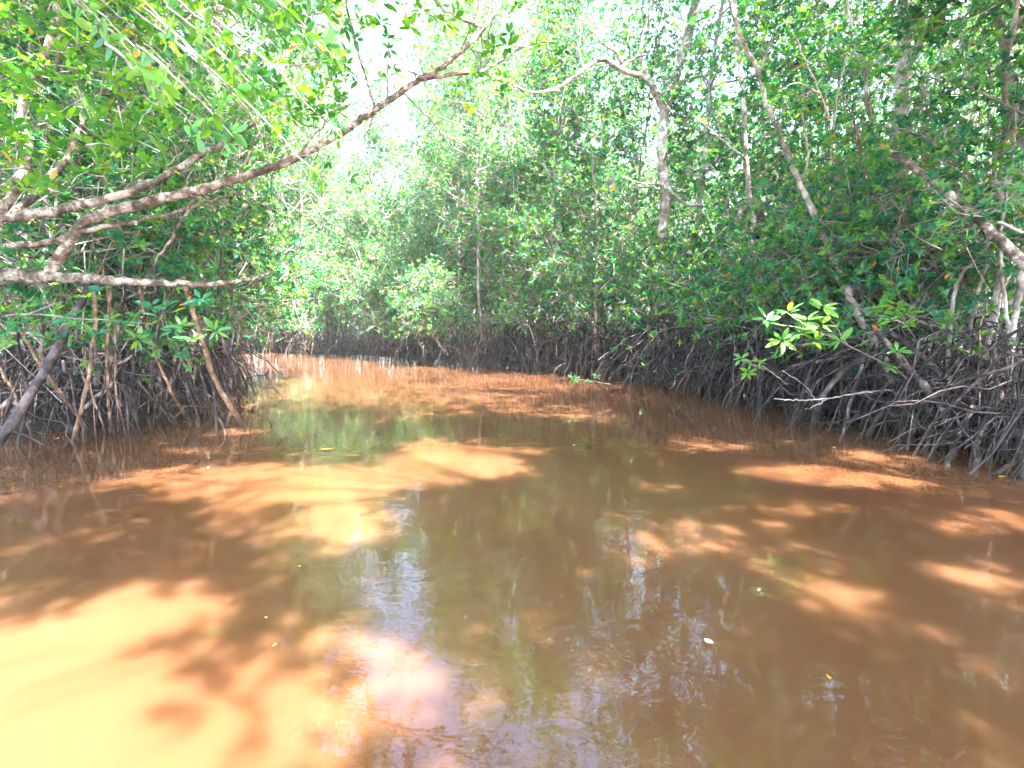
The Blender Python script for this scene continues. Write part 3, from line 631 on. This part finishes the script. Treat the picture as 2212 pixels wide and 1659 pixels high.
pole('stranded_branch', 'forked pale branch end lying in the water at the near right edge', [(2230, 985, 5.1), (2180, 1008, 5.0), (2141, 1029, 4.95)], .03, .018, ROOTR, extra=(([(2180, 1008, 5.0), (2181, 1030, 4.98), (2180, 1045, 4.97)], .02, .014),))
for i, (pts, r0, r1) in enumerate([([(2060, 640, 6.5), (2110, 560, 6.4), (2160, 500, 6.3), (2230, 450, 6.2)], .05, .03), ([(2090, 760, 6.6), (2110, 640, 6.5), (2140, 560, 6.4), (2200, 520, 6.3), (2260, 500, 6.2)], .045, .03),
     ([(2150, 800, 6.0), (2160, 650, 6.0), (2200, 560, 6.0), (2270, 480, 6)], .03, .02), ([(2180, 760, 5.9), (2170, 640, 5.9), (2160, 520, 5.9), (2180, 380, 6), (2200, 200, 6)], .035, .025),
     ([(2030, 720, 7.5), (2040, 600, 7.5), (2030, 480, 7.5), (2045, 330, 7.6), (2030, 150, 7.7), (2050, -50, 7.8)], .035, .025)]):
    stem_tree('grey_stem_mangrove', ['lowest', 'second', 'third', 'straight upright', 'tall upright'][i] + ' of the grey stems crowded at the right edge below the dead pole' if i < 3 else ['', '', '', 'straight upright grey stem at the very right edge', 'tall upright grey stem between the dead pole and the thick trunk'][i],
      [(pts, r0 * .5, r1 * .6)], BARK, [tuple(pts[-1])], 22, .35, ground=0.1)
# right bank roots in front
for i, (pts, r0, r1) in enumerate([([(2134, 780, 6), (2159, 850, 5.8), (2190, 890, 5.6), (2240, 1010)], .04, .035), ([(2110, 850, 5.9), (2090, 900, 5.7), (2065, 960, 5.6), (2045, 1006)], .03, .028),
    ([(2212, 820, 5.6), (2160, 860, 5.6), (2120, 930, 5.5), (2105, 1010)], .03, .026), ([(2020, 800, 6.6), (2000, 860, 6.4), (2010, 920, 6.2), (2000, 975)], .026, .024), ([(2200, 760, 5.7), (2195, 860, 5.5), (2200, 950, 5.3), (2210, 1035)], .03, .028),
    ([(2130, 700, 6.2), (2060, 790, 6.2), (1990, 880, 6.2), (1960, 970)], .026, .022), ([(2100, 840, 6), (2150, 930, 5.6), (2160, 970, 5.4), (2200, 1020)], .024, .022)]):
    if i == 0: RR = empty('stilt_rooted_mangrove', (5.6, 5.8, 0), 'dark mangrove standing on crossed stilt roots at the very right edge', 'tree')
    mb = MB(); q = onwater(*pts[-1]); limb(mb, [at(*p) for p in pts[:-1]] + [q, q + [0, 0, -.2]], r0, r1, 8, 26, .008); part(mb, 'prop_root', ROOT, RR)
mb = MB(); limb(mb, path([(2180, 830, 5.9), (2190, 700, 6), (2210, 560, 6.1), (2250, 350, 6.2), (2260, 100, 6.3)]), .035, .025, 10, 40, .008); part(mb, 'trunk', BARK, RR)

# leafy young shoots hanging out over the right roots
def spray(name, label, stems, tips, L=0.15, k=8, m=None):
    b0 = at(*stems[0][0]); root = empty(name, tuple(b0), label, 'plant'); mb = MB()
    for s_ in stems: limb(mb, path(s_), .010, .005, 6, 16, .004)
    part(mb, 'stem', TWIG, root); mb = MB(); C = np.array([at(*t) for t in tips])
    leaves(mb, C, rng.normal(0, .35, C.shape) + [-.2, -.3, .9], L, k, 0, jit=0.15, width=0.16, spread=(60, 95), fine=True, up=0); part(mb, 'leaves', m or LEAFS, root)
spray('mangrove_shoot', 'bright leafy mangrove shoot hanging out over the dark near right roots', [[(1945, 805, 6.6), (1900, 780, 6.2), (1830, 745, 5.9), (1760, 715, 5.7), (1655, 695, 5.5)], [(1830, 745, 5.9), (1800, 700, 5.8), (1780, 670, 5.7)], [(1760, 715, 5.7), (1720, 690, 5.6), (1700, 675, 5.6)]],
  [(1655, 690, 5.5), (1702, 672, 5.6), (1742, 690, 5.6), (1778, 665, 5.7), (1775, 700, 5.6), (1730, 720, 5.6), (1815, 735, 5.7), (1690, 735, 5.7), (1760, 735, 5.7)])
spray('mangrove_shoot', 'green shoot of long leaves beside the leaning stem on the right', [[(1990, 760, 6.8), (1960, 700, 6.3), (1935, 665, 6.0)], [(1960, 700, 6.3), (1900, 680, 6.1)]], [(1935, 660, 5.9), (1910, 672, 6.0), (1895, 665, 6.1), (1960, 672, 6.1), (1925, 690, 6.0)])
spray('mangrove_shoot', 'small shoot with two leaf rosettes in front of the stem with the orange end', [[(1970, 830, 6.4), (1940, 800, 6.1), (1920, 788, 6.0)], [(1970, 800, 6.4), (1950, 770, 6.1), (1935, 755, 6.0)]], [(1920, 790, 5.9), (1938, 757, 6.0)], 0.13)
spray('mangrove_shoot', 'single young shoot at the right above the crossed roots', [[(2170, 770, 6.3), (2150, 740, 6.0), (2135, 722, 5.8)], [(2170, 770, 6.3), (2120, 770, 6.1), (2065, 750, 6.1)]], [(2132, 722, 5.8), (2200, 738, 5.8), (2065, 750, 6.1), (2110, 765, 6.0)], 0.13)
spray('mangrove_shoot', 'pale shoot of a few leaves dangling before the dark gap near the bend', [[(1700, 830, 7.6), (1660, 800, 7.3), (1640, 785, 7.1)], [(1660, 800, 7.3), (1600, 780, 7.3)]], [(1640, 782, 7.1), (1600, 775, 7.3), (1680, 765, 7.1), (1615, 805, 7.3)], 0.12)
spray('mangrove_shoot', 'leafy twig with a few bright leaves trailing on the water at the bend', [[(1320, 830, 10.2), (1270, 822, 10), (1240, 820, 9.9)]], [(1240, 818, 9.9), (1270, 824, 10), (1290, 812, 10)], 0.10)
spray('mangrove_bough', 'near bough with broad green leaves and one orange leaf at the upper right', [[(1790, 260, 5.2), (1770, 200, 5.1), (1740, 130, 5.0), (1710, 70, 4.9)], [(1770, 200, 5.1), (1720, 180, 5), (1680, 200, 4.9)], [(1800, 280, 5.2), (1810, 200, 5.1), (1830, 120, 5.1)]],
  [(1710, 75, 4.9), (1740, 130, 5), (1700, 160, 5), (1670, 200, 4.9), (1720, 200, 5), (1760, 190, 5.1), (1820, 130, 5.1), (1790, 90, 5), (1690, 110, 5)], 0.13, 7, LEAFN)
spray('mangrove_bough', 'dark leafy bough reaching over the hanging roots at the left edge', [[(-60, 690, 5.2), (60, 680, 5.0), (200, 690, 5.0), (330, 700, 5.2)], [(60, 680, 5), (120, 655, 4.9)]],
  [(x, 680 + rng.normal(0, 26), 5 + rng.normal(0, .25)) for x in np.linspace(-20, 480, 34)], 0.12, 7, LEAF)
# fallen leaves floating, and a foam blob drawn as a pale oval
FL = bpy.data.materials.new('yellow_leaf'); FL.use_nodes = True; FL.node_tree.nodes['Principled BSDF'].inputs['Base Color'].default_value = (0.55, 0.30, 0.03, 1)
FW = bpy.data.materials.new('pale_leaf_and_foam'); FW.use_nodes = True; FW.node_tree.nodes['Principled BSDF'].inputs['Base Color'].default_value = (0.62, 0.58, 0.52, 1)
for lab, (u_, v_), L_, m_, rz in (('yellow fallen leaf floating in the sun in front of the left roots', (705, 822 + 150), .16, FL, 0.1), ('small yellow leaf floating at the very right beside the forked branch end', (2166, 1032), .10, FL, 0.2),
        ('tiny yellow leaf floating on the shaded water below the right roots', (1802, 969), .08, FL, 1.0), ('pale oval foam blob floating on the dark water in the foreground', (1531, 1391), .045, FW, 2.4)):
    q = onwater(u_, v_); ts = np.linspace(0, 1, 7); X = []
    for t_ in ts:
        hw = max(0.02, math.sin(math.pi * min(1, t_ * 0.97 + .015)) ** 0.8) * L_ * (.22 if m_ is FL else .36)
        for q_ in (-1, 0, 1): X.append([(t_ - .5) * L_, q_ * hw, 0.008 + 0.006 * abs(q_) + .01 * (t_ - .5) ** 2])
    mb = MB(); mb.add(X, [[a * 3 + j, a * 3 + j + 1, a * 3 + j + 4, a * 3 + j + 3] for a in range(6) for j in (0, 1)])
    o = mb.build('floating_bit', m_, None, tuple(q)); o.rotation_euler = (0, 0, rz); tag(o, lab, 'leaf')


for i in range(10):
    q = onwater(rng.uniform(100, 2150), 850 + 700 * rng.random() ** 1.5); mb = MB(); L_ = rng.uniform(.02, .045)
    a_ = np.linspace(0, 2 * np.pi, 8, endpoint=False); ring = np.c_[np.cos(a_) * L_ * .5, np.sin(a_) * L_ * .2, 0.006 + 0.003 * np.sin(a_ * 2)]
    mb.add(ring, [[0, 1, 2, 3], [0, 3, 4, 7], [4, 5, 6, 7]])
    o = mb.build('floating_bit', FL if i % 3 else FW, None, tuple(q)); o.rotation_euler = (0, 0, rng.random() * 6); tag(o, 'tiny fallen leaf drifting on the open channel', 'leaf', 'tiny leaves drifting on the channel')
# ------------------------------------------------------------ thin added haze, stands in for the overexposed paleness of the distance
HZ = bpy.data.materials.new('thin_haze'); HZ.use_nodes = True; N = HZ.node_tree.nodes; N.remove(N['Principled BSDF'])
pv = N.new('ShaderNodeVolumePrincipled'); pv.inputs['Density'].default_value = 0.0009; pv.inputs['Color'].default_value = (0.93, 0.97, 1, 1); pv.inputs['Anisotropy'].default_value = 0.2
HZ.node_tree.links.new(pv.outputs[0], N['Material Output'].inputs['Volume'])
bm = bmesh.new(); bmesh.ops.create_cube(bm, size=1)
for v_ in bm.verts: v_.co = (v_.co.x * 2400, v_.co.y * 2400, -1.7 if v_.co.z < 0 else 30)
me = bpy.data.meshes.new('haze'); bm.to_mesh(me); me.materials.append(HZ); o = bpy.data.objects.new('haze', me); col.objects.link(o)
tag(o, 'thin haze added over the channel to pale the far trees', 'haze', kind='stuff')
